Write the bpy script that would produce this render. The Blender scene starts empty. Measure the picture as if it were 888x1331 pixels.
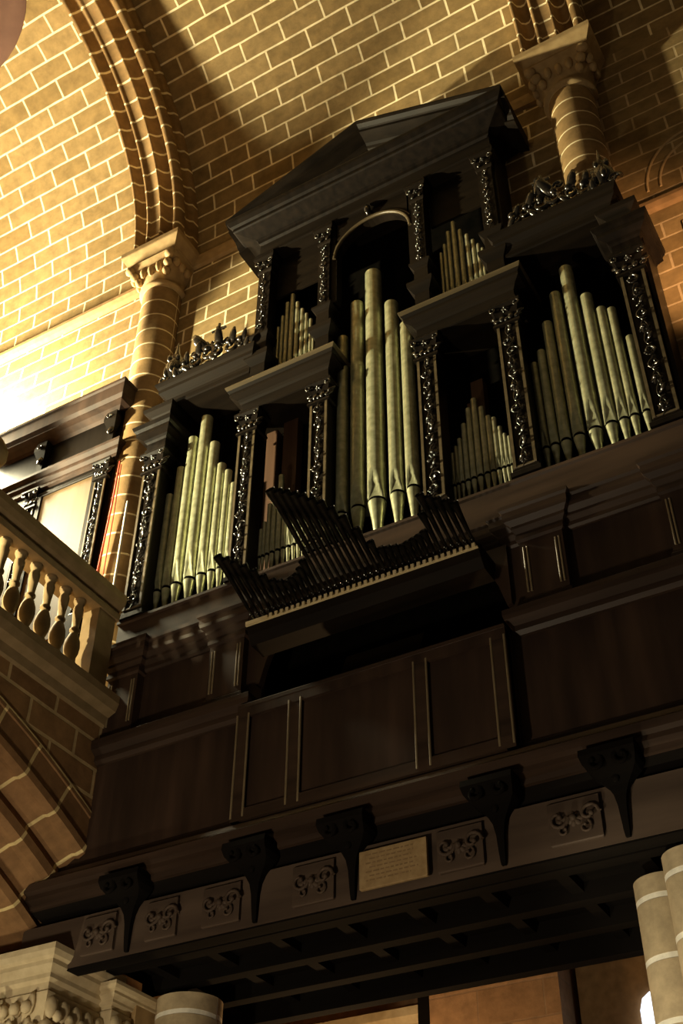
import bpy, math, random
from mathutils import Vector, Matrix
random.seed(7)
PI = math.pi
COL = bpy.context.scene.collection
SC = bpy.context.scene

# ------------------------------------------------------------------ materials
def new_mat(name):
    m = bpy.data.materials.new(name); m.use_nodes = True
    nt = m.node_tree
    b = nt.nodes['Principled BSDF']
    return m, nt, b

def wood(name, c1, c2, rough=.35, scale=9., spec=.5, stretch=(1, 1, .08), coat=0., bump=.08):
    m, nt, b = new_mat(name); N = nt.nodes; L = nt.links
    tc = N.new('ShaderNodeTexCoord'); mp = N.new('ShaderNodeMapping'); mp.inputs['Scale'].default_value = stretch
    no = N.new('ShaderNodeTexNoise'); no.inputs['Scale'].default_value = scale; no.inputs['Detail'].default_value = 6
    rp = N.new('ShaderNodeValToRGB'); rp.color_ramp.elements[0].color = (*c1, 1); rp.color_ramp.elements[1].color = (*c2, 1)
    rp.color_ramp.elements[0].position = .3; rp.color_ramp.elements[1].position = .72
    L.new(tc.outputs['Object'], mp.inputs['Vector']); L.new(mp.outputs[0], no.inputs['Vector'])
    L.new(no.outputs['Fac'], rp.inputs[0]); L.new(rp.outputs[0], b.inputs['Base Color'])
    bp = N.new('ShaderNodeBump'); bp.inputs['Strength'].default_value = bump; bp.inputs['Distance'].default_value = .02
    L.new(no.outputs['Fac'], bp.inputs['Height']); L.new(bp.outputs[0], b.inputs['Normal'])
    b.inputs['Roughness'].default_value = rough
    b.inputs['Specular IOR Level'].default_value = spec
    b.inputs['Coat Weight'].default_value = coat; b.inputs['Coat Roughness'].default_value = .15
    return m

def metal(name, c1, c2, rough=.38, metallic=.85):
    m, nt, b = new_mat(name); N = nt.nodes; L = nt.links
    tc = N.new('ShaderNodeTexCoord'); no = N.new('ShaderNodeTexNoise'); no.inputs['Scale'].default_value = 14; no.inputs['Detail'].default_value = 5
    rp = N.new('ShaderNodeValToRGB'); rp.color_ramp.elements[0].color = (*c1, 1); rp.color_ramp.elements[1].color = (*c2, 1)
    rp.color_ramp.elements[0].position = .35; rp.color_ramp.elements[1].position = .7
    L.new(tc.outputs['Object'], no.inputs['Vector']); L.new(no.outputs['Fac'], rp.inputs[0]); L.new(rp.outputs[0], b.inputs['Base Color'])
    mr = N.new('ShaderNodeMapRange'); mr.inputs['To Min'].default_value = rough - .07; mr.inputs['To Max'].default_value = rough + .1
    L.new(no.outputs['Fac'], mr.inputs['Value']); L.new(mr.outputs[0], b.inputs['Roughness'])
    b.inputs['Metallic'].default_value = metallic
    return m

def stone(name, c1, c2, mortar, bw, bh, ms=.022, off=.5, uoff=0., voff=0., rough=.85, bump=.35):
    """blocks laid out on the UV map, which is in metres"""
    m, nt, b = new_mat(name); N = nt.nodes; L = nt.links
    uv = N.new('ShaderNodeUVMap'); mp = N.new('ShaderNodeMapping'); mp.inputs['Location'].default_value = (uoff, voff, 0)
    L.new(uv.outputs[0], mp.inputs['Vector'])
    wn = N.new('ShaderNodeTexNoise'); wn.inputs['Scale'].default_value = 1.3; wn.inputs['Detail'].default_value = 2
    L.new(mp.outputs[0], wn.inputs['Vector'])
    vs = N.new('ShaderNodeVectorMath'); vs.operation = 'SUBTRACT'; vs.inputs[1].default_value = (.5, .5, .5)
    L.new(wn.outputs['Color'], vs.inputs[0])
    sc_ = N.new('ShaderNodeVectorMath'); sc_.operation = 'SCALE'; sc_.inputs['Scale'].default_value = .035
    L.new(vs.outputs[0], sc_.inputs[0])
    ad = N.new('ShaderNodeVectorMath'); L.new(mp.outputs[0], ad.inputs[0]); L.new(sc_.outputs[0], ad.inputs[1])
    br = N.new('ShaderNodeTexBrick'); br.offset = off; br.inputs['Scale'].default_value = 1.
    br.inputs['Brick Width'].default_value = bw; br.inputs['Row Height'].default_value = bh
    br.inputs['Mortar Size'].default_value = ms; br.inputs['Mortar Smooth'].default_value = .25; br.inputs['Bias'].default_value = 0.
    br.inputs['Color1'].default_value = (*c1, 1); br.inputs['Color2'].default_value = (*c2, 1); br.inputs['Mortar'].default_value = (*mortar, 1)
    L.new(ad.outputs[0], br.inputs['Vector'])
    no = N.new('ShaderNodeTexNoise'); no.inputs['Scale'].default_value = 5.; no.inputs['Detail'].default_value = 8; no.inputs['Roughness'].default_value = .65
    L.new(mp.outputs[0], no.inputs['Vector'])
    mr = N.new('ShaderNodeMapRange'); mr.inputs['From Min'].default_value = .25; mr.inputs['From Max'].default_value = .75
    mr.inputs['To Min'].default_value = .62; mr.inputs['To Max'].default_value = 1.25
    L.new(no.outputs['Fac'], mr.inputs['Value'])
    mx = N.new('ShaderNodeMix'); mx.data_type = 'RGBA'; mx.blend_type = 'MULTIPLY'; mx.inputs[0].default_value = 1.
    L.new(br.outputs['Color'], mx.inputs[6]); L.new(mr.outputs[0], mx.inputs[7])
    L.new(mx.outputs[2], b.inputs['Base Color'])
    h = N.new('ShaderNodeMath'); h.operation = 'MULTIPLY_ADD'; h.inputs[1].default_value = -.6
    L.new(br.outputs['Fac'], h.inputs[0]); L.new(no.outputs['Fac'], h.inputs[2])
    bp = N.new('ShaderNodeBump'); bp.inputs['Strength'].default_value = bump; bp.inputs['Distance'].default_value = .02
    L.new(h.outputs[0], bp.inputs['Height']); L.new(bp.outputs[0], b.inputs['Normal'])
    b.inputs['Roughness'].default_value = rough; b.inputs['Specular IOR Level'].default_value = .25
    return m

def plain(name, c1, c2, rough=.8, scale=6., spec=.3, bump=.15):
    return wood(name, c1, c2, rough, scale, spec, (1, 1, 1), 0., bump)

def emis(name, c, s):
    m, nt, b = new_mat(name)
    no = nt.nodes.new('ShaderNodeTexNoise'); no.inputs['Scale'].default_value = 3
    mr = nt.nodes.new('ShaderNodeMapRange'); mr.inputs['To Min'].default_value = s * .9; mr.inputs['To Max'].default_value = s * 1.1
    nt.links.new(no.outputs['Fac'], mr.inputs['Value']); nt.links.new(mr.outputs[0], b.inputs['Emission Strength'])
    b.inputs['Base Color'].default_value = (*c, 1); b.inputs['Emission Color'].default_value = (*c, 1)
    return m

S1, S2 = (.232, .15, .057), (.31, .21, .09)
MORT = (.9, .76, .48)
M = dict(
    black=wood('black lacquered wood', (.004, .003, .0024), (.010, .007, .005), .38, 12, .12, (1, 1, .1)),
    frieze=wood('worn dark wood', (.0055, .004, .003), (.015, .0105, .007), .5, 7, .07, (.1, 1, 1)),
    carve=wood('polished black carving', (.006, .005, .004), (.02, .015, .01), .2, 20, .8, (1, 1, 1), .5),
    brown=wood('brown panel wood', (.021, .0128, .0094), (.06, .035, .0235), .55, 5, .16, (1, 1, .12), 0, .12),
    mould=wood('brown moulding wood', (.024, .0145, .010), (.06, .036, .024), .45, 7, .22, (.1, 1, 1)),
    edge=wood('lighter moulding edge', (.045, .033, .017), (.10, .074, .04), .38, 9, .5, (.1, 1, 1)),  # lighter brown than the moulding wood
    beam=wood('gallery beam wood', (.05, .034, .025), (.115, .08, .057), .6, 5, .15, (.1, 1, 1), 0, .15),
    soffit=wood('dark timber and painted shade', (.004, .0033, .0028), (.010, .008, .0065), .9, 4, .05, (.1, 1, 1)),  # dark timber; also paints shade on the cornice bed, beam and aisle gap
    door=wood('tan door wood', (.075, .045, .02), (.17, .11, .055), .5, 4, .35, (1, 1, .07)),
    woodpipe=wood('reddish wood pipe', (.055, .026, .013), (.11, .056, .03), .6, 6, .3),
    tin=metal('tin pipe metal', (.38, .385, .23), (.58, .585, .38), .33, .6),
    tin2=metal('small tin pipe metal', (.36, .36, .23), (.54, .535, .37), .33, .6),
    trumpet=metal('dark trumpet metal', (.016, .014, .011), (.045, .04, .03), .3, .8),
    bead=wood('bead with painted highlight', (.16, .12, .065), (.28, .22, .13), .35, 9, .5, (1, 1, .2)),  # light tan stands in for the highlights along the beads
    socket=plain('pale socket wood', (.75, .6, .32), (.85, .72, .44), .5),
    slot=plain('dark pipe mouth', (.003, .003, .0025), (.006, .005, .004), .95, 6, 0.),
    vault=stone('vault blocks', S1, S2, MORT, .665, .293, .017, .5, .417, -.256),
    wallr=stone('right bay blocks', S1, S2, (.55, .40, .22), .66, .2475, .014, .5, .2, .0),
    vous=stone('moulded rib blocks', (.235, .14, .055), (.31, .19, .08), MORT, 40., .335, .02, 0.),
    ribj=stone('shaft drums', (.26, .16, .065), (.33, .21, .09), MORT, 40., .29, .014, 0.),
    lowdrum=stone('pale shaft drums', (.46, .36, .22), (.56, .44, .28), (.9, .85, .72), 40., .42, .022, 0.),
    loft=stone('loft face blocks', (.27, .15, .065), (.35, .2, .085), (.62, .46, .24), .62, .27, .02, .5, .1, .02),
    voul=stone('loft arch blocks', (.24, .13, .055), (.31, .17, .075), (.75, .58, .28), 40., .48, .02, 0.),
    aisle=stone('aisle wall blocks', (.34, .2, .1), (.45, .27, .14), (.36, .23, .13), .8, .4, .012),
    dress=plain('dressed stone', (.36, .24, .11), (.5, .35, .17), .85, 9),
    dressp=plain('pale dressed stone', (.5, .4, .24), (.66, .55, .35), .85, 9),
    strc=plain('string course stone', (.2, .12, .05), (.3, .18, .08), .85, 9),
    balu=plain('balustrade stone', (.22, .155, .075), (.31, .22, .115), .75, 8),
    mauve=plain('mauve plaster', (.085, .043, .032), (.11, .058, .042), .9, 3),
    floor=plain('floor stone', (.12, .09, .06), (.2, .15, .1), .7, 2),
    paper=plain('aged plaque', (.28, .185, .085), (.38, .265, .13), .7, 22),
    ink=plain('plaque lettering', (.2, .13, .06), (.28, .18, .09), .8, 22),
    red=plain('red cord', (.55, .06, .03), (.7, .1, .05), .6),
    white=plain('white pole paint', (.7, .66, .55), (.85, .8, .7), .5),
    ivory=plain('ivory keys', (.35, .3, .2), (.5, .44, .32), .4),
    window=emis('daylit window glass', (.75, .85, 1.), 2.2),
)

# ------------------------------------------------------------------ mesh builder
class MB:
    def __init__(s): s.v = []; s.f = []; s.sm = []; s.uv = []
    def add(s, vs, fs, smooth=False, uvs=None):
        b = len(s.v); s.v.extend(tuple(p) for p in vs)
        for i, f in enumerate(fs):
            s.f.append(tuple(b + k for k in f)); s.sm.append(smooth)
            s.uv.append([uvs[k] for k in f] if uvs else None)
    def box(s, x0, x1, y0, y1, z0, z1):
        s.add([(x0, y0, z0), (x1, y0, z0), (x1, y1, z0), (x0, y1, z0), (x0, y0, z1), (x1, y0, z1), (x1, y1, z1), (x0, y1, z1)],
              [(0, 3, 2, 1), (4, 5, 6, 7), (0, 1, 5, 4), (1, 2, 6, 5), (2, 3, 7, 6), (3, 0, 4, 7)])
    def bbox(s, x0, x1, y0, y1, z0, z1, b=.008):
        """box with chamfered upright and front edges"""
        s.cornice(x0 + b, x1 - b, y0 + b, y1, [(0, z0), (b, z0 + b), (b, z1 - b), (0, z1)])
    def cornice(s, x0, x1, yf, yb, prof, caps=True):
        """moulding that runs round three sides (left return, front, right return); prof = [(projection, z)]"""
        vs = []; fs = []
        for p, z in prof:
            vs += [(x0 - p, yb, z), (x0 - p, yf - p, z), (x1 + p, yf - p, z), (x1 + p, yb, z)]
        n = len(prof)
        for i in range(n - 1):
            for k in range(4):
                a, b = i * 4 + k, i * 4 + (k + 1) % 4
                fs.append((a, b, b + 4, a + 4))
        if caps:
            fs.append((3, 2, 1, 0)); e = (n - 1) * 4; fs.append((e, e + 1, e + 2, e + 3))
        s.add(vs, fs)
    def run_x(s, x0, x1, prof):
        """closed section prof=[(y,z)] drawn out along X"""
        n = len(prof); vs = [(x0, y, z) for y, z in prof] + [(x1, y, z) for y, z in prof]
        fs = [(i, (i + 1) % n, (i + 1) % n + n, i + n) for i in range(n)] + [tuple(range(n))[::-1], tuple(range(n, 2 * n))]
        s.add(vs, fs)
    def run_y(s, y0, y1, prof):
        n = len(prof); vs = [(x, y0, z) for x, z in prof] + [(x, y1, z) for x, z in prof]
        fs = [(i, (i + 1) % n, (i + 1) % n + n, i + n) for i in range(n)] + [tuple(range(n))[::-1], tuple(range(n, 2 * n))]
        s.add(vs, fs)
    def run_yn(s, y0, y1, prof_xz): s.run_y(y0, y1, prof_xz)
    def plate(s, poly, y0, y1):
        """polygon in XZ given thickness in Y"""
        s.run_y(y0, y1, poly)
    def tube(s, pts, rad, n=8, cap=True):
        pts = [Vector(p) for p in pts]
        if not hasattr(rad, '__len__'): rad = [rad] * len(pts)
        vs = []; fs = []; ref = None
        for i, p in enumerate(pts):
            t = (pts[min(i + 1, len(pts) - 1)] - pts[max(i - 1, 0)]).normalized()
            if ref is None:
                ref = Vector((0, 0, 1)) if abs(t.z) < .9 else Vector((1, 0, 0))
            a = t.cross(ref)
            if a.length < 1e-4: a = t.cross(Vector((1, .3, 0)))
            a.normalize(); b = t.cross(a).normalized(); ref = -b if (-b).dot(ref) > 0 else b
            for k in range(n):
                q = 2 * PI * k / n
                vs.append(p + (a * math.cos(q) + b * math.sin(q)) * rad[i])
        for i in range(len(pts) - 1):
            for k in range(n):
                fs.append((i * n + k, i * n + (k + 1) % n, (i + 1) * n + (k + 1) % n, (i + 1) * n + k))
        s.add(vs, fs, True)
        if cap:
            e = (len(pts) - 1) * n
            s.add([vs[k] for k in range(n)], [tuple(range(n))[::-1]]); s.add([vs[e + k] for k in range(n)], [tuple(range(n))])
    def lathe(s, cx, cy, prof, n=20, uvv=False, cap=True, a0=0., a1=2 * PI):
        full = abs(a1 - a0 - 2 * PI) < 1e-6; m = n + 1
        vs = []; uv = []; fs = []
        for r, z in prof:
            for k in range(m):
                q = a0 + (a1 - a0) * k / n
                vs.append((cx + r * math.cos(q), cy + r * math.sin(q), z)); uv.append((r * q, z))
        for i in range(len(prof) - 1):
            for k in range(n):
                fs.append((i * m + k, i * m + k + 1, (i + 1) * m + k + 1, (i + 1) * m + k))
        s.add(vs, fs, True, uv)
        if cap:
            for i, rev in ((0, True), (len(prof) - 1, False)):
                ring = [vs[i * m + k] for k in range(n if full else m)]
                idx = tuple(range(len(ring)))
                s.add(ring, [idx[::-1] if rev else idx])
    def blob(s, c, r, ax=None, n=8, m=5):
        """ellipsoid; ax = optional 3x3 rotation"""
        vs = []; fs = []
        R = ax or Matrix.Identity(3); c = Vector(c)
        for i in range(m + 1):
            t = PI * i / m
            for k in range(n):
                q = 2 * PI * k / n
                vs.append(c + R @ Vector((r[0] * math.sin(t) * math.cos(q), r[1] * math.sin(t) * math.sin(q), r[2] * math.cos(t))))
        for i in range(m):
            for k in range(n):
                fs.append((i * n + k, (i + 1) * n + k, (i + 1) * n + (k + 1) % n, i * n + (k + 1) % n))
        s.add(vs, fs, True)
    def grid(s, rows, uvs, smooth=True):
        """rows of points"""
        n = len(rows[0]); vs = [p for r in rows for p in r]; uv = [q for r in uvs for q in r]; fs = []
        for i in range(len(rows) - 1):
            for k in range(n - 1):
                fs.append((i * n + k, i * n + k + 1, (i + 1) * n + k + 1, (i + 1) * n + k))
        s.add(vs, fs, smooth, uv)

ORG = {}
def link(name, mb, mat, parent=None, uvbox=False):
    """one mesh object; its origin is the middle of its base"""
    xs, ys, zs = zip(*mb.v)
    o = Vector(((min(xs) + max(xs)) / 2, (min(ys) + max(ys)) / 2, min(zs)))
    me = bpy.data.meshes.new(name)
    me.from_pydata([(x - o.x, y - o.y, z - o.z) for x, y, z in mb.v], [], mb.f)
    me.polygons.foreach_set('use_smooth', mb.sm)
    if uvbox or any(u is not None for u in mb.uv):
        ul = me.uv_layers.new(name='UVMap'); k = 0
        for f, u in zip(mb.f, mb.uv):
            if u is None:
                p = [Vector(mb.v[i]) for i in f]; nn = (p[1] - p[0]).cross(p[2] - p[0]); a = [abs(c) for c in nn]
                if a[2] >= a[0] and a[2] >= a[1]: u = [(q.x, q.y) for q in p]
                elif a[1] >= a[0]: u = [(q.x, q.z) for q in p]
                else: u = [(q.y, q.z) for q in p]
            for q in u: ul.data[k].uv = q; k += 1
    me.materials.append(M[mat]); me.validate()
    ob = bpy.data.objects.new(name, me); COL.objects.link(ob)
    if parent is not None:
        ob.parent = parent; ob.location = o - ORG[parent.name]
    else: ob.location = o
    ORG[ob.name] = o
    return ob
def tag(o, label, cat, group=None, kind=None):
    o['label'] = label; o['category'] = cat
    if group: o['group'] = group
    if kind: o['kind'] = kind
    return o
def thing(name, loc, label, cat, group=None, kind=None):
    e = bpy.data.objects.new(name, None); COL.objects.link(e); e.location = loc; e.empty_display_size = .2
    ORG[e.name] = Vector(loc)
    return tag(e, label, cat, group, kind)
def struct(name, mb, mat, uvbox=False, label=None, cat=None):
    o = link(name, mb, mat, None, uvbox); o['kind'] = 'structure'
    if label: o['label'] = label; o['category'] = cat
    return o

# ------------------------------------------------------------------ carving helpers
def scroll(mb, x, y, z, s, turn=1, rot=0., r=.16, n=12):
    """C-scroll in the XZ plane, curling inwards"""
    pts = []; rd = []
    for i in range(n):
        t = i / (n - 1); q = rot + turn * (t * 1.55 * PI * 1.2); rr = s * (1 - .72 * t)
        pts.append((x + rr * math.cos(q), y - .25 * s * t, z + rr * math.sin(q))); rd.append(s * r * (1.1 - .5 * t))
    mb.tube(pts, rd, 6)
    mb.blob(pts[-1], (s * .27, s * .27, s * .27), None, 7, 4)
def leaf(mb, x, y, z, s, ang, tilt=.5):
    R = Matrix.Rotation(-ang, 3, 'Y') @ Matrix.Rotation(tilt, 3, 'Z')
    d = R @ Vector((s * .55, 0, 0))
    mb.blob((x + d.x, y + d.y, z + d.z), (s * .6, s * .16, s * .24), R, 7, 5)
def rosette(mb, x, y, z, s, k=6, ph=0.):
    for i in range(k): leaf(mb, x, y, z, s, ph + 2 * PI * i / k, .45)
    mb.blob((x, y - s * .12, z), (s * .3, s * .28, s * .3), None, 8, 5)
def foliage_strip(mb, xc, y, z0, z1, w, rng):
    """an upright run of scrolls, leaves and rosettes on a pilaster"""
    step = w * .86; n = max(3, int((z1 - z0) / step)); step = (z1 - z0) / n
    for i in range(n):
        z = z0 + (i + .5) * step; sd = 1 if i % 2 else -1; s = w * .43
        kind = (i + rng.randrange(2)) % 3
        if kind == 0: rosette(mb, xc + sd * w * .06, y - .012, z, s * 1.05, 6, rng.random())
        elif kind == 1:
            scroll(mb, xc + sd * w * .08, y - .012, z, s * .9, sd, rng.random() * 2)
            leaf(mb, xc, y - .012, z, s, PI / 2 + sd * .8, .6); leaf(mb, xc, y - .012, z, s * .9, -PI / 2 + sd * .9, -.6)
        else:
            leaf(mb, xc, y - .014, z - s * .3, s * 1.2, PI / 2, .7); leaf(mb, xc, y - .012, z - s * .3, s, PI / 2 + .9, .6); leaf(mb, xc, y - .012, z - s * .3, s, PI / 2 - .9, -.6)
            mb.blob((xc + sd * w * .15, y - .03, z + s * .6), (s * .28,) * 3, None, 7, 4)
    mb.tube([(xc + w * .16 * math.sin(PI * q / 4.), y - .012, z0 + (z1 - z0) * q / (4 * n)) for q in range(4 * n + 1)], w * .032, 5)
    for i in range(n + 1):
        z = z0 + i * step
        mb.tube([(xc - w * .14, y - .004, z - .03), (xc, y - .02, z), (xc + w * .14, y - .004, z + .03)], w * .045, 5)

def capital(parent, name, xc, w, z0, z1, yf, yb, rng):
    """flared leafy capital with a thin necking below and an abacus above"""
    h = z1 - z0; mb = MB()
    mb.cornice(xc - w / 2, xc + w / 2, yf, yb, [(.0, z0 - .05), (.035, z0 - .04), (.035, z0 - .012), (.004, z0), (.004, z0 + h * .35), (.03, z0 + h * .72), (.06, z0 + h * .84), (.06, z0 + h * .92), (.045, z1)])
    o = link(name, mb, 'black', parent)
    mb = MB(); yy = yf - .012
    for sd in (-1, 1):
        x = xc + sd * (w / 2 + .012)
        scroll(mb, x, yy - .03, z1 - h * .3, h * .16, -sd, PI / 2, .26)
        leaf(mb, x - sd * .02, yy - .012, z0 + .02, h * .55, PI / 2 - sd * .25, .5)
        leaf(mb, x, yy - .005, z0 + h * .3, h * .42, PI / 2 - sd * .5, .5)
        leaf(mb, xc + sd * w * .22, yy - .02, z0 + .01, h * .5, PI / 2, .3)
    rosette(mb, xc, yy - .03, z1 - h * .34, h * .17, 6)
    leaf(mb, xc, yy - .02, z0 + .01, h * .6, PI / 2, .6)
    link('leaf_carving', mb, 'carve', o)
    return o

# =================================================================== THE CHURCH
YW, R, ZS = .45, 4.1, 15.3        # wall plane, barrel radius, springing height
XL, XR = -3.45, 2.50              # the two shafts
YC = YW - R
def vpt(x, sarc, p=0.):
    a = sarc / R
    return (x, YC + (R - p) * math.cos(a), ZS + (R - p) * math.sin(a))

# nave wall above the arcade (one skin per bay)
mb = MB(); mb.add([(-14, YW, 7.3), (XR, YW, 7.3), (XR, YW, ZS), (-14, YW, ZS)], [(0, 1, 2, 3)], False, [(-14, 7.3 - ZS), (XR, 7.3 - ZS), (XR, 0), (-14, 0)])
mb.add([(-14, 2.0, 7.3), (8.5, 2.0, 7.3), (8.5, 2.0, ZS), (-14, 2.0, ZS)], [(0, 3, 2, 1)], False, [(-14, 7.3 - ZS), (8.5, 7.3 - ZS), (8.5, 0), (-14, 0)])
mb.box(-14, 8.5, YW + .05, 1.95, 7.3, 15.2)
struct('wall_back', mb, 'vault', True)
mb = MB(); mb.add([(XR, YW, 5.3), (8.5, YW, 5.3), (8.5, YW, ZS), (XR, YW, ZS)], [(0, 1, 2, 3)], False, [(XR, 5.3), (8.5, 5.3), (8.5, ZS), (XR, ZS)])
struct('wall_right', mb, 'wallr', True)
# wall and piers below, either side of the opening under the gallery
mb = MB(); mb.box(-14, -3.3, YW, 2.0, 0, 7.3); struct('wall_left', mb, 'loft', True)
mb = MB(); mb.box(2.3, 8.5, YW + .2, 2.0, 0, 7.3); struct('wall_front', mb, 'loft', True)
# barrel vault
mb = MB(); rows = []; uvs = []; ns = 56; smax = R * PI * .74
xs = [-14 + 22.5 * i / 30 for i in range(31)]
for i in range(ns + 1):
    sa = smax * i / ns
    rows.append([vpt(x, sa) for x in xs]); uvs.append([(x, sa) for x in xs])
mb.grid(rows, uvs); struct('ceiling', mb, 'vault')
# round plaster roundel at the crown of the left bay
mb = MB(); cx, cs, cr = -5.86, 6.33, 1.74
ring = [vpt(cx, cs, .05)]; uv0 = []
for j in range(1, 7):
    for k in range(40):
        q = 2 * PI * k / 40; ring.append(vpt(cx + cr * j / 6 * math.cos(q), cs + cr * j / 6 * math.sin(q), .05))
for k in range(40): q = 2 * PI * k / 40; ring.append(vpt(cx + cr * math.cos(q), cs + cr * math.sin(q), -.01))
fs = [(0, 1 + k, 1 + (k + 1) % 40) for k in range(40)]
for j in range(6):
    for k in range(40):
        a = 1 + j * 40 + k; b = 1 + j * 40 + (k + 1) % 40; fs.append((a, a + 40, b + 40, b))
mb.add(ring, fs, True); struct('trim_1', mb, 'mauve', False)

# transverse ribs: moulded section swept round the barrel
RIB = [(-.41, 0), (-.41, .38), (-.405, .415), (-.385, .435), (-.36, .43), (-.345, .40), (-.34, .36), (-.325, .31), (-.285, .275), (-.24, .275), (-.20, .31), (-.175, .37), (-.17, .42), (-.16, .455), (-.135, .465), (-.115, .45), (-.105, .425),
       (.05, .425), (.06, .45), (.08, .455), (.095, .43), (.10, .38), (.115, .32), (.15, .275), (.195, .265), (.24, .285), (.27, .33), (.285, .39), (.295, .44), (.32, .475), (.36, .48), (.395, .455), (.41, .41), (.41, .33), (.37, .28), (.35, .22), (.37, .16), (.41, .12), (.41, 0)]
def rib(xc):
    mb = MB(); rows = []; uvs = []
    u = [0.]
    for a, b in zip(RIB, RIB[1:]): u.append(u[-1] + math.hypot(b[0] - a[0], b[1] - a[1]))
    n = 64
    for i in range(n + 1):
        sa = smax * i / n
        rows.append([vpt(xc + x, sa, p) for x, p in RIB]); uvs.append([(q, sa) for q in u])
    mb.grid(rows, uvs)
    return mb
for xc, nm in ((XL, 'trim_2'), (XR, 'trim_3'), (-11.2, 'trim_4')): struct(nm, rib(xc), 'vous')

# engaged shafts with capitals
def shaft(xc, z0, label):
    t = thing('stone_column', (xc, .35, z0), label, 'column', None, 'structure')
    mb = MB(); mb.lathe(xc, .35, [(.27, z0), (.27, 14.55)], 32); link('shaft', mb, 'ribj', t)
    mb = MB()
    # necking, bell from round to square, abacus
    mb.lathe(xc, .35, [(.27, 14.5), (.31, 14.52), (.325, 14.55), (.31, 14.58), (.275, 14.6)], 32)
    rows = []; n = 40
    for j in range(7):
        t_ = j / 6; z = 14.58 + .42 * t_; e = t_ ** 1.6; row = []
        for k in range(n + 1):
            q = 2 * PI * k / n; c, s_ = math.cos(q), math.sin(q); m_ = max(abs(c), abs(s_))
            r0 = .275; r1 = .40 / m_
            r_ = r0 * (1 - e) + r1 * e; row.append((xc + r_ * c, .35 + r_ * s_ * (1 if s_ > 0 else 1.) - .0, z))
        rows.append(row)
    mb.grid(rows, [[(p[0], p[2]) for p in r] for r in rows])
    cap = link('capital', mb, 'dress', t)
    mb = MB(); mb.cornice(xc - .385, xc + .385, .0, .46, [(0, 14.98), (0, 15.03), (.02, 15.05), (.02, 15.08), (.095, 15.22), (.1, 15.24), (.1, 15.32)])
    link('abacus', mb, 'dress', t)
    mb = MB(); rng = random.Random(3)
    for sx in (-1, 1):
        for q in (0, 1, 2):
            mb.blob((xc + sx * (.33 - .05 * q), -.02 + .05 * q, 14.93 - .1 * q), (.075 - .01 * q, .06, .07), None, 10, 6)
        for k in range(3): mb.blob((xc + sx * .36, .12 + .12 * k, 14.88), (.05, .06, .08), None, 8, 5)
    for k in (-1, 0, 1): mb.blob((xc + k * .13, .03, 14.82 + .02 * abs(k)), (.05, .05, .11), None, 8, 5)
    link('leaf_carving', mb, 'dress', cap)
shaft(XL, 7.62, 'round stone shaft and capital beside the brightly lit wall, over the loft')
shaft(XR, 12.04, 'dim round stone shaft and capital rising behind a carved organ crest')

# string courses
mb = MB(); mb.run_x(-14, XL - .3, [(YW, 15.02), (YW - .06, 15.05), (YW - .1, 15.1), (YW - .1, 15.16), (YW - .04, 15.22), (YW, 15.22)]); struct('trim_5', mb, 'strc')
mb = MB(); mb.run_x(XL + .3, XR - .3, [(YW, 15.03), (YW - .04, 15.06), (YW - .05, 15.2), (YW - .04, 15.28), (YW, 15.28)]); struct('trim_6', mb, 'dress')
mb = MB(); mb.run_x(XR + .22, 8.5, [(YW, 12.08), (YW - .05, 12.1), (YW - .08, 12.15), (YW - .08, 12.2), (YW - .03, 12.25), (YW, 12.25)]); struct('trim_7', mb, 'strc')
# blind arch outlines on the right bay wall
mb = MB()
for cx_, r_ in ((3.62, .56), (3.62, .42)):
    mb.tube([(cx_ - r_ * math.cos(q), YW - .002, 12.45 + r_ * 1.35 * math.sin(q)) for q in [PI * i / 24 for i in range(25)]], .016, 6)
struct('trim_8', mb, 'dress')
# pier strip at the far right of the right bay
mb = MB(); mb.run_x(3.3, 3.36, [(YW, 7.4), (YW - .02, 7.4), (YW - .02, 11.75), (YW, 11.8)]); struct('trim_9', mb, 'strc')

# ------------------------------------------------------------------ choir loft on the left with its moulded arch
AC, AZ, RE = -3.65, -1.115, 8.5
FX = -2.93
def arc_pt(a, r): return (AC + r * math.sin(a), AZ + r * math.cos(a))
mb = MB(); rows = []; uvs = []
angs = [-.55 + (.55 + .505) * i / 40 for i in range(41)]
A, B, UA, UB = [], [], [], []
for a in angs:
    y, z = arc_pt(a, RE); A.append((FX, y, z)); UA.append((y, z)); B.append((FX, y, 7.5)); UB.append((y, 7.5))
mb.grid([A, B], [UA, UB], False)
struct('wall_loft', mb, 'loft')
# arch ring: section (x offset, radius offset)
ARP = [(.012, .0), (.012, -.05), (.0, -.06), (.0, -.26), (.02, -.30), (.01, -.36), (-.05, -.39), (-.10, -.38), (-.14, -.40), (-.2, -.44), (-.24, -.46), (-.24, -.50), (-.21, -.54), (-.22, -.62), (-.27, -.66), (-.34, -.66), (-.38, -.69), (-.44, -.73), (-.46, -.78), (-.43, -.84), (-.46, -.9), (-.55, -.92), (-1.45, -.92)]
mb = MB(); rows = []; uvs = []; u = [0.]
for a, b in zip(ARP, ARP[1:]): u.append(u[-1] + math.hypot(b[0] - a[0], b[1] - a[1]))
for a in angs:
    row = []
    for dx, dr in ARP:
        y, z = arc_pt(a, RE + dr); row.append((FX + dx, y, z))
    rows.append(row); uvs.append([(q, a * RE) for q in u])
mb.grid(rows, uvs, False); struct('trim_10', mb, 'voul')
mb = MB(); mb.box(-14, FX - .05, -8.0, YW, 7.3, 7.62); struct('floor_loft', mb, 'strc')
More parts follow.
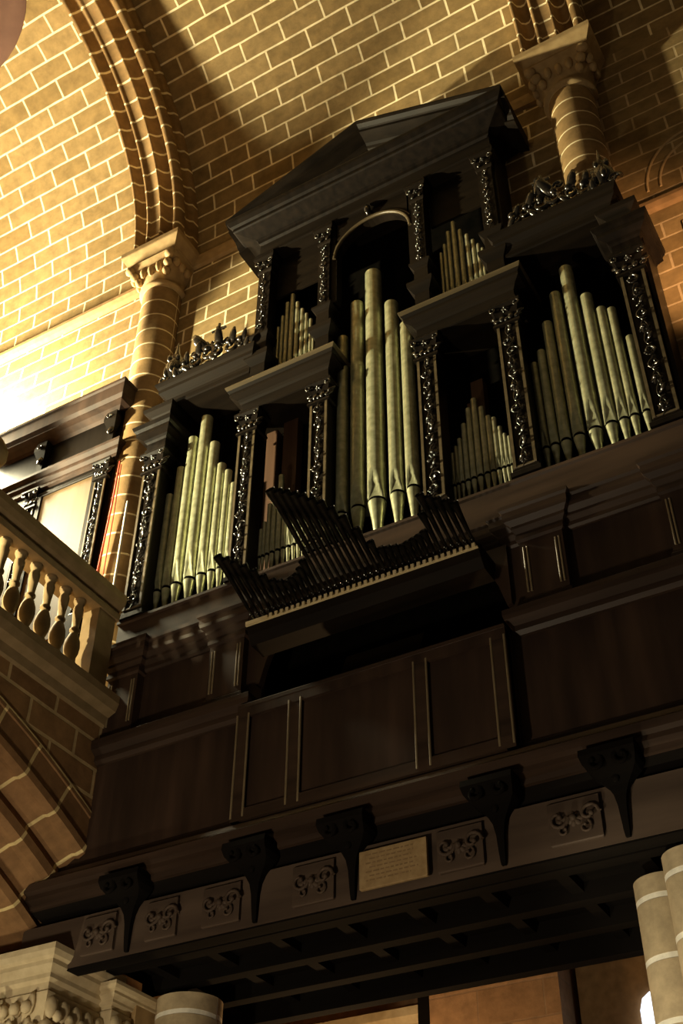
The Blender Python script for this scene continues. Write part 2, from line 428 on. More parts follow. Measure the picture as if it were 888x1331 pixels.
mb = MB(); mb.run_y(-8.0, -.06, [(FX - .3, 7.44), (FX, 7.44), (FX + .03, 7.46), (FX + .05, 7.54), (FX + .13, 7.58), (FX + .16, 7.66), (FX + .16, 7.74), (FX + .1, 7.78), (FX - .3, 7.78)]); struct('trim_11', mb, 'balu')

# stone balustrade on the loft edge
t = thing('stone_balustrade', (FX - .02, -3.5, 7.78), 'pale stone balustrade of turned balusters along the choir loft edge', 'balustrade')
bx = FX - .04
mb = MB(); mb.run_y(-8.0, -.17, [(bx - .16, 8.60), (bx + .12, 8.60), (bx + .13, 8.66), (bx + .10, 8.70), (bx + .15, 8.74), (bx + .18, 8.80), (bx + .18, 8.88), (bx + .13, 8.93), (bx - .16, 8.93)])
link('handrail', mb, 'balu', t)
mb = MB(); mb.run_y(-8.0, -.2, [(bx - .14, 7.78), (bx + .13, 7.78), (bx + .13, 7.80), (bx + .1, 7.83), (bx - .14, 7.83)]); link('base_rail', mb, 'balu', t)
BAL = [(.062, 0), (.062, .05), (.045, .06), (.05, .09), (.07, .15), (.078, .22), (.07, .29), (.045, .36), (.036, .385), (.05, .40), (.05, .42), (.036, .44), (.04, .52), (.05, .60), (.052, .66), (.04, .70), (.05, .715), (.05, .735), (.06, .74), (.06, .77)]
yb = -.63
k = 0
while yb > -6.9:
    mb = MB(); mb.lathe(bx, yb, [(r, 7.83 + z) for r, z in BAL], 16); link('baluster', mb, 'balu', t)
    yb -= .212; k += 1
mb = MB(); mb.box(bx - .1, bx + .1, -.45, -.2, 7.83, 8.6); link('end_post', mb, 'balu', t)
mb = MB(); mb.lathe(bx, -2.13, [(.02, 8.93), (.1, 8.94), (.1, 8.98), (.05, 9.0), (.05, 9.1), (.12, 9.2), (.17, 9.3), (.17, 9.38), (.12, 9.48), (.0, 9.53)], 18, False, False); link('finial', mb, 'balu', t)

# lower piers
def low_capital(parent, x0, x1, y0, y1, z1, h, right_leaf=True):
    mb = MB(); mb.cornice(x0 + .12, x1 - .12, y0 + .12, y1, [(-.02, z1 - h), (0, z1 - h + .02), (.0, z1 - h * .78), (.03, z1 - h * .7), (.03, z1 - h * .6), (.07, z1 - h * .42), (.07, z1 - h * .32), (.10, z1 - h * .26), (.12, z1 - h * .14), (.12, z1)])
    a = link('abacus', mb, 'dressp', parent)
    mb = MB(); mb.cornice(x0 + .2, x1 - .2, y0 + .2, y1, [(0, z1 - h - .75), (.03, z1 - h - .4), (.1, z1 - h - .02), (.1, z1 - h)]); c = link('capital', mb, 'dressp', parent)
    mb = MB(); rng = random.Random(int(x0 * 100)); n = max(3, int((x1 - x0) / .14))
    for j in range(4):
        for i in range(n):
            x = x0 + .14 + (x1 - x0 - .28) * (i + .5 * (j % 2)) / n; z = z1 - h - .12 - .17 * j
            leaf(mb, x, y0 + .09 + .025 * j, z - .06, .17, PI / 2 + rng.uniform(-.6, .6), rng.uniform(-.8, .8)); mb.blob((x, y0 + .06 + .025 * j, z), (.05, .05, .055), None, 7, 4)
        m_ = max(3, int((y1 - y0) / .16))
        for i in range(m_):
            y = y0 + .16 + (y1 - y0 - .2) * i / m_; z = z1 - h - .12 - .17 * j
            mb.blob((x1 - .09 - .025 * j, y, z), (.05, .07, .09), None, 7, 4); mb.blob((x1 - .06 - .025 * j, y + .05, z - .06), (.04, .05, .05), None, 7, 4)
    link('leaf_carving', mb, 'dressp', c)
t = thing('stone_pier', (-3.4, .1, 0), 'clustered stone pier with foliage capitals under the choir loft arch', 'pier', None, 'structure')
low_capital(t, -4.6, -2.84, -.33, .6, 5.32, .34)
mb = MB(); mb.box(-4.4, -3.06, -.1, .6, 0, 4.3); link('shaft', mb, 'dressp', t)
low_capital(t, -3.3, -2.72, .33, 1.1, 5.20, .2)
mb = MB(); mb.box(-3.4, -2.78, .7, 2.0, 0, 5.18); link('core', mb, 'dress', t)
mb = MB(); mb.lathe(-2.98, .62, [(.2, 0), (.2, 4.4)], 24); link('shaft', mb, 'lowdrum', t)
mb = MB(); mb.lathe(-2.52, 1.1, [(.29, 0), (.29, 4.62), (.31, 4.64), (.31, 4.68), (.29, 4.70), (.29, 5.2)], 32); link('shaft', mb, 'lowdrum', t)
t = thing('stone_pier', (2.2, .8, 0), 'pale banded stone shafts clustered under the gallery by the small window', 'pier', None, 'structure')
for x, y, r_ in ((2.18, .38, .21), (1.87, .72, .22), (2.5, 1.1, .55)):
    mb = MB(); mb.lathe(x, y, [(r_, 0), (r_, 5.2)], 36); link('shaft', mb, 'lowdrum', t)

# aisle beyond the gallery, seen under its rear edge
mb = MB(); mb.box(-14, 8.5, 6.0, 6.3, 0, 12); struct('wall_aisle', mb, 'aisle', True)
mb = MB(); mb.box(-2.2, -.62, 5.2, 6.0, 0, 11.9); struct('trim_12', mb, 'aisle', True)
mb = MB(); mb.box(-2.5, -2.2, 5.5, 6.0, 0, 11.9); struct('trim_15', mb, 'soffit')  # near-black box painting the shadow in the gap beside the pilaster
mb = MB(); mb.run_x(-9, -2.56, [(6.0, 6.35), (5.8, 6.38), (5.72, 6.46), (5.72, 6.56), (6.0, 6.62)]); struct('trim_13', mb, 'dressp')
mb = MB(); mb.box(-.55, 4.0, 5.6, 6.0, 0, 11.9); struct('trim_14', mb, 'strc')
mb = MB(); mb.plate([(.14, 4.6), (.40, 4.6), (.40, 6.0), (.36, 6.12), (.27, 6.18), (.18, 6.12), (.14, 6.0)], 5.54, 5.59); struct('window_1', mb, 'window')
mb = MB(); mb.box(-14, 8.5, -9.5, 6.3, -.1, 0); struct('floor', mb, 'floor')

# =================================================================== GALLERY
g = thing('organ_gallery', (0, .3, 5.2), 'dark timber gallery with panelled parapet and carved brackets carrying the organ', 'gallery')
GX0, GX1 = -3.45, 4.2
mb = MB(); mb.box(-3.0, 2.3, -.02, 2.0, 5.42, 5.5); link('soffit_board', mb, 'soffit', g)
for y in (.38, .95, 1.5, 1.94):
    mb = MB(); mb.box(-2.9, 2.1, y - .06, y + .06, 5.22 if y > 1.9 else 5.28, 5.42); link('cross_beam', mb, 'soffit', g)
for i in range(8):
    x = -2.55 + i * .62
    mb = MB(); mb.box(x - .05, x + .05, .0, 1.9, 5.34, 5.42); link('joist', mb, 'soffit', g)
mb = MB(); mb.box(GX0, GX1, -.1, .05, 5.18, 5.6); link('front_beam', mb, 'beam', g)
mb = MB(); mb.box(-3.0, 2.5, -.095, .05, 5.165, 5.18); link('beam_shade_plate', mb, 'soffit', g)  # added dark plate that paints the beam's underside as shaded
# bottom cornice
mb = MB(); mb.cornice(-3.29, GX1, -.02, .4, [(.1, 5.735), (.13, 5.74), (.14, 5.78), (.2, 5.80), (.2, 5.84), (.24, 5.86), (.25, 5.92), (.21, 5.95), (.19, 6.0), (.12, 6.04), (0, 6.05)]); link('bottom_cornice', mb, 'mould', g)
mb = MB(); mb.cornice(-3.29, GX1, -.02, .4, [(.0, 5.58), (.02, 5.6), (.02, 5.66), (.10, 5.735)]); link('shaded_cornice_bed', mb, 'soffit', g)  # bed moulding coloured near-black as the shadow under the cornice
# scroll brackets
def bracket(xc):
    mb = MB(); w = .09
    lev = [(-.33, 5.79, .2), (-.34, 5.74, .2), (-.31, 5.69, .19), (-.25, 5.65, .165), (-.195, 5.61, .12), (-.165, 5.56, .075), (-.15, 5.50, .045), (-.142, 5.42, .03), (-.138, 5.32, .024), (-.13, 5.24, .02), (-.125, 5.2, .016)]
    vs = []; fs = []
    for y, z, a in lev: vs += [(xc - a, -.1, z), (xc - a, y, z), (xc + a, y, z), (xc + a, -.1, z)]
    for i in range(len(lev) - 1):
        for k in range(4): q = i * 4 + k; r2 = i * 4 + (k + 1) % 4; fs.append((q, q + 4, r2 + 4, r2))
    fs += [(0, 1, 2, 3), tuple(len(vs) - 4 + k for k in (3, 2, 1, 0))]
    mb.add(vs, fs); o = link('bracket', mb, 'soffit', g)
    for sd in (-1, 1):
        mb = MB(); scroll(mb, xc + sd * .1, -.31, 5.68, .07, sd, PI / 2, .3); link('scroll', mb, 'soffit', o)
    mb = MB(); leaf(mb, xc, -.2, 5.56, .12, PI / 2, .2); link('leaf', mb, 'soffit', o)
BRX = (-2.28, -1.06, -.20, 1.0, 1.90)
for x in BRX: bracket(x)
# carved panels on the beam, each with two masks of foliage
def carved(x0, x1):
    rng = random.Random(int(x0 * 100)); mb = MB(); mb.bbox(x0, x1, -.13, -.09, 5.24, 5.56); o = link('carved_panel', mb, 'beam', g)
    mb = MB(); xc = (x0 + x1) / 2; w = x1 - x0
    rosette(mb, xc, -.145, 5.41, .09, 7)
    for sd in (-1, 1):
        scroll(mb, xc + sd * w * .3, -.14, 5.42, .075, sd, 0, .2); scroll(mb, xc + sd * w * .2, -.14, 5.33, .05, -sd, 1., .22)
        for q in (.3, 1.2, 2.2): leaf(mb, xc + sd * w * .22, -.138, 5.40, .1, (q if sd > 0 else PI - q), .4)
    link('leaf_carving', mb, 'beam', o)
for x0, x1 in ((-2.1, -1.8), (-1.55, -1.2), (.5, .86), (1.36, 1.74), (2.6, 3.0), (-.72, -.36), (-2.75, -2.42)): carved(x0, x1)
# parapet: set-back boards left and right, bay forward in the middle
YS, YF = -.10, -.22
def panel(x0, x1, y, z0, z1, name='parapet_panel', mat='brown'):
    """framed field: stiles and rails round a sunk board with a bead"""
    mb = MB(); mb.box(x0, x1, y + .03, y + .08, z0, z1); o = link(name, mb, mat, g); return o
def stile(x, y, z0, z1, w=.05, mat='mould'):
    mb = MB(); mb.cornice(x - w, x + w, y - .002, y + .06, [(0, z0), (0, z1)]); o = link('stile', mb, mat, g)
    for sd in (-1, 1):
        mb = MB(); mb.tube([(x + sd * (w + .012), y - .0, z0 + .01), (x + sd * (w + .012), y - .0, z1 - .01)], .011, 8); link('bead', mb, 'bead', o)
    return o
def hrail(x0, x1, y, z0, z1, mat='mould', name='rail'):
    mb = MB(); mb.cornice(x0, x1, y, y + .08, [(0, z0), (0, z1)]); return link(name, mb, mat, g)
ZB, ZT = 6.02, 7.08
panel(-3.4, -1.28, YS, ZB, ZT + .04); panel(1.22, GX1, YS, ZB, ZT + .04)
for x0, x1 in ((-1.28, -.70), (-.70, .47), (.47, 1.22)): panel(x0, x1, YF, ZB, ZT - .02)
mb = MB(); mb.box(-1.28, -1.2, YF, YS + .1, ZB, ZT); link('end_board', mb, 'brown', g)
mb = MB(); mb.box(1.14, 1.22, YF, YS + .1, ZB, ZT); link('end_board', mb, 'brown', g)
for x in (-1.22, -.70, .47, 1.15): stile(x, YF, ZB + .02, ZT - .06, .045)
hrail(-1.28, 1.22, YF - .004, ZT - .1, ZT + .02, 'brown'); hrail(-1.28, 1.22, YF - .004, ZB, ZB + .1)
hrail(1.24, GX1, YS - .002, ZB, ZB + .08); hrail(-3.4, -1.30, YS - .002, ZB, ZB + .08)
for x0, x1 in ((-3.4, -1.28), (1.22, GX1)):
    mb = MB(); mb.cornice(x0 + .08, x1 - .02, YS - .0, .1, [(0, 7.04), (.03, 7.07), (.03, 7.12), (.09, 7.16), (.1, 7.2), (.1, 7.25), (.05, 7.29), (0, 7.3)]); link('top_rail', mb, 'mould', g)
mb = MB(); mb.cornice(-1.26, 1.20, YF + .01, .1, [(0, 7.06), (.015, 7.075), (.015, 7.11), (0, 7.125)]); link('top_rail', mb, 'mould', g)
# gallery deck behind the parapet
mb = MB(); mb.box(-3.0, GX1, -.1, .44, 6.0, 6.05); link('deck', mb, 'soffit', g)

# plaque hung on the beam
t = thing('inscribed_plaque', (.14, -.14, 5.23), 'small tan inscribed plaque fixed to the gallery beam between two brackets', 'plaque')
mb = MB(); mb.bbox(-.125, .43, -.158, -.132, 5.235, 5.535, .006); link('board', mb, 'paper', t)
mb = MB(); rng = random.Random(5)
for r_ in range(7):
    x = -.07 + .03 * (r_ % 2); z = 5.49 - r_ * .033; xe = .36 - .06 * rng.random()
    while x < xe:
        w = rng.uniform(.018, .05); 
        mb.box(x, min(x + w, xe), -.1592, -.158, z, z + .011); x += w + .014
link('lettering', mb, 'ink', t)

# =================================================================== THE ORGAN
org = thing('pipe_organ', (0, .1, 7.28), 'tall black carved pipe organ with metal pipes and a pediment standing on the gallery', 'organ')
rng = random.Random(11)
def part(name, mb, mat, parent=None): return link(name, mb, mat, parent or org)
# carcase
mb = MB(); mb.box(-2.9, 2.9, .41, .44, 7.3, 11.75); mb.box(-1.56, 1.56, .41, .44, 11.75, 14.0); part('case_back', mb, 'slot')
for sd in (-1, 1):
    mb = MB(); x0, x1 = sorted((sd * 2.91, sd * 2.95)); mb.box(x0, x1, -.02, .42, 7.3, 11.7); part('side_panel', mb, 'black')
    mb = MB(); x0, x1 = sorted((sd * 1.54, sd * 1.58)); mb.box(x0, x1, .0, .42, 11.36, 14.0); part('upper_side_panel', mb, 'black')
# toe board and stepped impost moulding
mb = MB(); mb.box(-2.96, 2.96, -.05, .42, 8.33, 8.665); mb.cornice(-2.95, 2.95, -.05, .42, [(0, 8.64), (.02, 8.655), (.02, 8.685), (0, 8.695)]); part('toe_board', mb, 'mould')
IMP = [(0, 8.0), (.02, 8.02), (.02, 8.06), (.05, 8.1), (.05, 8.13), (.09, 8.17), (.1, 8.2), (.1, 8.26), (.12, 8.28), (.12, 8.32), (.06, 8.345), (0, 8.35)]
mb = MB(); mb.cornice(-2.9, -1.22, .0, .3, IMP); mb.cornice(1.22, 2.9, .0, .3, IMP); mb.cornice(-1.3, 1.3, .04, .3, IMP); part('impost_moulding', mb, 'mould')
for xc, w in ((-2.77, .36), (-1.56, .38), (1.56, .38), (2.77, .36)):
    mb = MB(); mb.cornice(xc - w / 2, xc + w / 2, -.06, .3, [(p, z + .0) for p, z in IMP]); o = part('impost_break', mb, 'mould')
    mb = MB(); mb.cornice(xc - w / 2, xc + w / 2, -.08, .3, [(.02, 7.3), (.02, 7.36), (.0, 7.38), (0, 7.96), (.02, 7.98), (.02, 8.02)]); p_ = part('pedestal', mb, 'brown')
    for q in (-.41, -.33, .33, .41):
        mb = MB(); mb.tube([(xc + q * w, -.083, 7.44), (xc + q * w, -.083, 7.9)], .010, 6); link('bead', mb, 'bead', p_)
for x0, x1 in ((-2.6, -1.74), (1.74, 2.6)):
    mb = MB(); mb.box(x0, x1, .02, .06, 7.3, 8.05); part('base_panel', mb, 'brown')
for sd in (-1, 1):
    mb = MB(); x0, x1 = sorted((sd * 1.20, sd * 1.38)); mb.box(x0, x1, .0, .05, 7.3, 8.05); part('base_panel', mb, 'brown')
    mb = MB(); mb.plate([(sd * x, z) for x, z in ((.98, 8.02), (1.24, 8.02), (1.24, 7.42), (1.20, 7.40), (1.14, 7.62), (1.04, 7.86))][::sd], -.05, .02); part('corner_bracket', mb, 'brown')
# trumpet rail: board with a pale notched lip
mb = MB(); mb.box(-1.13, 1.13, -.36, .0, 7.78, 7.86); mb.run_x(-1.13, 1.13, [(-.40, 7.80), (-.36, 7.72), (-.30, 7.64), (-.1, 7.64), (-.1, 7.8)]); tr = part('trumpet_rail', mb, 'frieze')
mb = MB(); mb.box(-1.13, 1.13, -.41, -.36, 7.785, 7.80); mb.box(-1.13, -.9, -.412, -.37, 7.80, 7.83); link('rail_lip', mb, 'socket', tr)
mb = MB()
for i in range(36): x = -.88 + i * .056; mb.box(x, x + .03, -.416, -.38, 7.79, 7.836)
link('rail_notches', mb, 'socket', tr)['kind'] = 'stuff'
# horizontal trumpets
NT = 38
def tlen(u):
    a = [(-1.08, .74), (-.98, .66), (-.86, .52), (-.74, .36), (-.62, .30), (-.48, .34), (-.37, .44), (-.34, 1.14), (-.22, 1.08), (-.08, .98), (.06, .84), (.18, .62), (.24, .42), (.32, .30), (.5, .26), (.7, .30), (.78, .34), (.80, .66), (.92, .58), (1.08, .46)]
    for (x0, l0), (x1, l1) in zip(a, a[1:]):
        if x0 <= u <= x1: return l0 + (l1 - l0) * (u - x0) / (x1 - x0)
    return .4
for i in range(NT):
    x = -1.08 + 2.16 * i / (NT - 1); Ln = tlen(x); el = math.radians(25)
    d = Vector((0, -math.cos(el), math.sin(el))); p0 = Vector((x, -.30, 7.86)); up = Vector((0, 0, 1))
    mb = MB(); rb = .034 + .012 * min(Ln, 1.1)
    mb.tube([p0 + d * q * Ln for q in (.1, .35, .6, .82, .94, 1.)], [.014, .018, .023, .029, rb * .9, rb], 10, False)
    mb.tube([p0 + d * Ln, p0 + d * (Ln - .012), p0 + d * Ln * .86], [rb, rb * .85, .02], 10, False)
    o = part('trumpet_pipe', mb, 'trumpet')
    mb = MB(); mb.tube([p0 + Vector((0, 0, -.02)), p0 + d * .04, p0 + d * .12], [.022, .024, .014], 8); mb.blob(p0 + d * .1, (.024, .024, .024), None, 8, 5); link('boot', mb, 'trumpet', o)

# flue pipes
def flue(x, r, zt, zm, zf, y=.12, mat='tin', lip=5.):
    n = 24; mb = MB(); H = r * lip
    zs = [zm] + [zm + H * q for q in (.12, .3, .5, .7, .88, 1.)] + [zt - .004, zt]
    rows = []
    for z in zs:
        t_ = max(0., 1 - (z - zm) / H); hw = r * .92 * t_; row = []
        for k in range(n + 1):
            q = -PI / 2 + 2 * PI * k / n; px, py = r * math.cos(q), r * math.sin(q)
            if py < 0 and abs(px) < hw: py = max(py, -r * (1 - .62 * t_ ** .6)) + 0.0
            row.append((x + px, y + py, z))
        rows.append(row)
    mb.grid(rows, [[(p[0], p[2]) for p in r_] for r_ in rows])
    top = rows[-1]; mb.add([(x + (p[0] - x) * .86, y + (p[1] - y) * .86, zt) for p in top[:-1]] , [tuple(range(n))])
    mb.uv[-1] = [(0, 0)] * n
    mb.grid([top, [(x + (p[0] - x) * .86, y + (p[1] - y) * .86, zt) for p in top]], [[(0, 0)] * (n + 1)] * 2, False)
    o = part('organ_pipe', mb, mat)
    mb = MB(); mb.lathe(x, y, [(r * .16, zf), (r * .28, zf + .02), (r * .62, zf + (zm - zf) * .55), (r * .93, zm - .05), (r * .97, zm - .03)], n); f = link('foot', mb, mat, o)
    mb = MB(); mb.lathe(x, y, [(r * .9, zm - .034), (r * .9, zm + .004)], n); link('mouth', mb, 'slot', o)
    return o
ZF = 8.695
# side towers
LT = [(-2.75, .042, 10.29), (-2.655, .043, 10.41), (-2.54, .052, 10.76), (-2.415, .058, 11.17), (-2.25, .068, 11.42), (-2.10, .058, 10.94), (-1.975, .050, 10.56), (-1.875, .042, 10.42), (-1.79, .036, 10.2)]
RT = [(1.66, .038, 10.2), (1.745, .043, 10.33), (1.85, .052, 10.68), (1.975, .058, 11.05), (2.125, .068, 11.36), (2.275, .060, 10.84), (2.39, .050, 10.58), (2.485, .044, 10.52), (2.595, .040, 10.06)]
for x, r, zt in LT + RT: flue(x, r, zt, 9.09, ZF)
# centre
for x, r, zt in [(-.47, .066, 11.8), (-.285, .078, 12.28), (-.075, .096, 12.7), (.145, .078, 12.03), (.315, .07, 11.58)]: flue(x, r, zt, 9.22, ZF, .14, 'tin', 3.6)
# small inner flats
SRP = [(.745, .018, 9.45), (.785, .02, 9.52), (.83, .022, 9.6), (.885, .026, 9.77), (.945, .028, 9.95), (1.01, .031, 10.05), (1.08, .030, 9.9), (1.14, .028, 9.75), (1.195, .026, 9.7), (1.245, .022, 9.56), (1.285, .02, 9.45), (1.325, .018, 9.4)]
for x, r, zt in SRP: flue(x, r, zt, 9.05, ZF, .12, 'tin2')
SLP = [(-1.40, .018, 9.4), (-1.36, .020, 9.48), (-1.31, .024, 9.7), (-1.25, .028, 9.83), (-1.185, .030, 10.04), (-1.12, .028, 9.75), (-1.06, .026, 9.55), (-1.0, .024, 9.47), (-.945, .023, 9.42), (-.895, .021, 9.38), (-.85, .019, 9.34), (-.81, .017, 9.3)]
for x, r, zt in SLP: flue(x, r, zt, 9.05, ZF, .12, 'tin2')
# upper flats
ULP = [(-1.395, .02, 12.3), (-1.34, .022, 12.48), (-1.285, .024, 12.65), (-1.225, .027, 12.86), (-1.155, .03, 12.97), (-1.08, .028, 12.78), (-1.01, .025, 12.62), (-.95, .023, 12.5), (-.89, .021, 12.37), (-.85, .016, 12.22)]
URP = [(.79, .02, 12.5), (.84, .022, 12.62), (.895, .025, 12.82), (.965, .03, 12.95), (1.04, .028, 12.75), (1.115, .026, 12.62), (1.18, .024, 12.48), (1.235, .022, 12.37), (1.28, .02, 12.27)]
for x, r, zt in ULP + URP: flue(x, r, zt, 11.72, 11.37, .12, 'tin2')
# wooden pipes behind the small flats
for x, w, zt in ((-1.44, .07, 10.95), (-1.2, .09, 11.15), (.93, .05, 10.2), (1.0, .065, 10.48)):
    mb = MB(); mb.bbox(x - w, x + w, .27, .38, 8.7, zt); o = part('wooden_pipe', mb, 'woodpipe')

# main pilasters
def pilaster(name, xc, w, z0, zc0, zc1, yf, cap=True):
    mb = MB(); h = w / 2
    mb.cornice(xc - h, xc + h, yf, .12, [(.03, z0), (.03, z0 + .05), (.012, z0 + .07), (.012, z0 + .09), (0, z0 + .1), (0, zc0)])
    o = part(name, mb, 'black')
    mb = MB()
    for sd in (-1, 1):
        mb.bbox(xc + sd * h * .86 - .014, xc + sd * h * .86 + .014, yf - .022, yf + .02, z0 + .1, zc0 - .05, .004)
    mb.bbox(xc - h * .8, xc + h * .8, yf - .018, yf + .02, z0 + .1, z0 + .125, .004)
    link('frame', mb, 'edge', o)
    mb = MB(); foliage_strip(mb, xc, yf - .004, z0 + .13, zc0 - .06, w * .78, rng); link('leaf_carving', mb, 'carve', o)
    capital(o, 'capital', xc, w * .94, zc0, zc1, yf, .12, rng)
    return o
for xc, w in ((-2.80, .24), (-1.53, .215), (-.635, .21), (.625, .215), (1.51, .225), (2.78, .24)):
    pilaster('pilaster', xc, w, 8.695, 10.72, 11.0, -.06)
# entablatures over the small flats, and blocks over the outer pilasters
ENT = [(0, 11.0), (.012, 11.005), (.012, 11.06), (.0, 11.07), (0, 11.16), (.02, 11.18), (.035, 11.21), (.1, 11.24), (.1, 11.29), (.125, 11.32), (.14, 11.36), (.14, 11.375), (0, 11.38)]
for x0, x1 in ((-1.64, -.53), (.53, 1.62)):
    mb = MB(); mb.cornice(x0, x1, -.07, .40, ENT); o = part('entablature', mb, 'frieze')
    mb = MB(); mb.cornice(x0, x1, -.07, .38, [(.125, 11.32), (.143, 11.36), (.143, 11.375), (.13, 11.384)], False); link('fillet', mb, 'edge', o)
for xc in (-2.80, 2.78):
    mb = MB(); mb.cornice(xc - .13, xc + .15 if xc > 0 else xc + .13, -.07, .40, ENT); part('entablature_block', mb, 'black')
    mb = MB(); mb.cornice(xc - .12, xc + .12, -.05, .4, [(0, 11.38), (0, 11.58), (.02, 11.6), (.08, 11.64), (.09, 11.67), (.09, 11.7), (0, 11.71)]); part('upper_block', mb, 'frieze')
# tower tops
for sd in (-1, 1):
    x0, x1 = sorted((sd * 1.60, sd * 2.70))
    mb = MB(); mb.cornice(x0, x1, -.04, .40, [(0, 11.70), (.02, 11.71), (.02, 11.77), (.03, 11.8), (.05, 11.83), (.11, 11.87), (.11, 11.92), (.13, 11.95), (.15, 11.99), (.15, 12.01), (0, 12.03)]); part('tower_cornice', mb, 'frieze')
# carved crests on the towers
def crest(sd):
    mb = MB(); y = -.06; r2 = random.Random(4)
    xs_ = [1.72 + .16 * i for i in range(6)]
    mb.bbox(*sorted((sd * 1.62, sd * 2.78)), y - .03, y + .06, 12.02, 12.10)
    for i, x in enumerate(xs_):
        hgt = [.30, .38, .46, .50, .40, .32][i]; X = sd * x
        scroll(mb, X, y, 12.12 + hgt * .38, hgt * .24, sd * (1 if i % 2 else -1), .6 * i, .3)
        scroll(mb, X + sd * .06, y, 12.12 + hgt * .75, hgt * .15, -sd, 1.2 * i, .32)
        leaf(mb, X, y, 12.12, hgt * .6, PI / 2 + r2.uniform(-.5, .5), .5); leaf(mb, X, y, 12.1 + hgt * .5, hgt * .55, PI / 2 + r2.uniform(-.9, .9), -.5)
        mb.blob((X, y - .03, 12.14 + hgt * .5), (.045, .05, .045), None, 8, 5)
    for k in range(9): leaf(mb, sd * (1.66 + .12 * k), y - .03, 12.08, .15, PI / 2 + r2.uniform(-1.2, 1.2), r2.uniform(-.6, .6))
    # small cross-shaped flower in the middle of the crest
    xm = sd * 2.08; mb.tube([(xm, y, 12.5), (xm, y, 12.80)], .018, 6); mb.tube([(xm - .1, y, 12.70), (xm + .1, y, 12.70)], .018, 6); rosette(mb, xm, y - .01, 12.7, .07, 6)
    o = part('crest', mb, 'carve')
    mb = MB(); X = sd * 2.72
    mb.lathe(X, y + .04, [(.07, 12.02), (.09, 12.06), (.05, 12.12), (.06, 12.2), (.1, 12.3), (.12, 12.38), (.1, 12.46), (.06, 12.52), (.075, 12.56), (.04, 12.62), (.02, 12.74), (.004, 12.86)], 12, False, False)
    for k in range(5):
        q = 2 * PI * k / 5
        mb.blob((X + .1 * math.cos(q), y + .04 + .1 * math.sin(q), 12.32), (.04, .04, .09), None, 7, 5); mb.blob((X + .09 * math.cos(q + .6), y + .04 + .09 * math.sin(q + .6), 12.5), (.035, .035, .06), None, 7, 5)
    for s2 in (-1, 1): scroll(mb, X + s2 * .11, y, 12.2, .08, s2, 0, .3)
    link('finial', mb, 'carve', o)
crest(-1); crest(1)
# upper storey pedestals and pilasters
for xc, w in ((-1.47, .17), (-.625, .15), (.615, .15), (1.465, .17)):
    mb = MB(); mb.cornice(xc - w / 2, xc + w / 2, -.055, .14, [(.03, 11.38), (.03, 11.5), (.01, 11.53), (.01, 11.74), (.03, 11.77), (.07, 11.83), (.075, 11.87), (.075, 11.9), (.01, 11.93), (.005, 12.15), (.02, 12.18), (.05, 12.22), (.05, 12.25), (.02, 12.27)])
    part('upper_pedestal', mb, 'frieze')
    mb = MB(); mb.cornice(xc - w / 2, xc + w / 2, -.055, .12, [(0, 12.27), (0, 13.4)]); o = part('upper_pilaster', mb, 'frieze')
    mb = MB(); foliage_strip(mb, xc, -.06, 12.32, 13.36, w * .8, rng); link('leaf_carving', mb, 'carve', o)
    mb = MB(); mb.cornice(xc - w / 2, xc + w / 2, -.055, .12, [(0, 13.4), (.015, 13.42), (.015, 13.45), (.005, 13.47), (.01, 13.56), (.05, 13.64), (.06, 13.66), (.06, 13.69), (.05, 13.72), (.05, 13.75)]); c_ = link('capital', mb, 'frieze', o)
    mb = MB()
    for sd in (-1, 1): scroll(mb, xc + sd * w * .5, -.09, 13.58, .045, -sd, PI / 2, .28); leaf(mb, xc + sd * w * .3, -.08, 13.46, .12, PI / 2, .4)
    rosette(mb, xc, -.1, 13.56, .04, 5); link('leaf_carving', mb, 'carve', c_)
# boards closing the upper half of the upper flats
for x0, x1 in ((-1.39, -.70), (.70, 1.385)):
    mb = MB(); mb.box(x0, x1, .1, .13, 13.02, 13.76); part('shade_board', mb, 'frieze')
# arch of the centre niche
mb = MB(); r0, zc = .49, 13.06; arc = [(r0 * math.cos(q), zc + r0 * math.sin(q)) for q in [PI * i / 24 for i in range(25)]]
outer = [(.54, 13.06)] + [(.54, 13.76)] + [(-.54, 13.76)] + [(-.54, 13.06)]
vs = []; fs = []
for (x, z) in arc: vs += [(x, -.02, z), (x, -.02, 13.76), (x, .1, z), (x, .1, 13.76)]
for i in range(24): a = i * 4; fs += [(a, a + 4, a + 5, a + 1), (a + 2, a + 3, a + 7, a + 6), (a, a + 2, a + 6, a + 4)]
mb.add(vs, fs); mb.box(.47, .56, -.02, .1, 12.3, 13.76); mb.box(-.56, -.47, -.02, .1, 12.3, 13.76); o = part('arch_panel', mb, 'frieze')
mb = MB(); mb.tube([(x * 1.02, -.03, zc + (z - zc) * 1.02) for x, z in arc], .022, 8); mb.tube([(x * 1.1, -.022, zc + (z - zc) * 1.1) for x, z in arc][3:22], .01, 6); link('archivolt', mb, 'edge', o)
mb = MB(); mb.blob((-.02, -.08, 13.66), (.04, .05, .09), None, 8, 6); leaf(mb, -.02, -.08, 13.56, .14, PI / 2, .4); link('keystone', mb, 'carve', o)
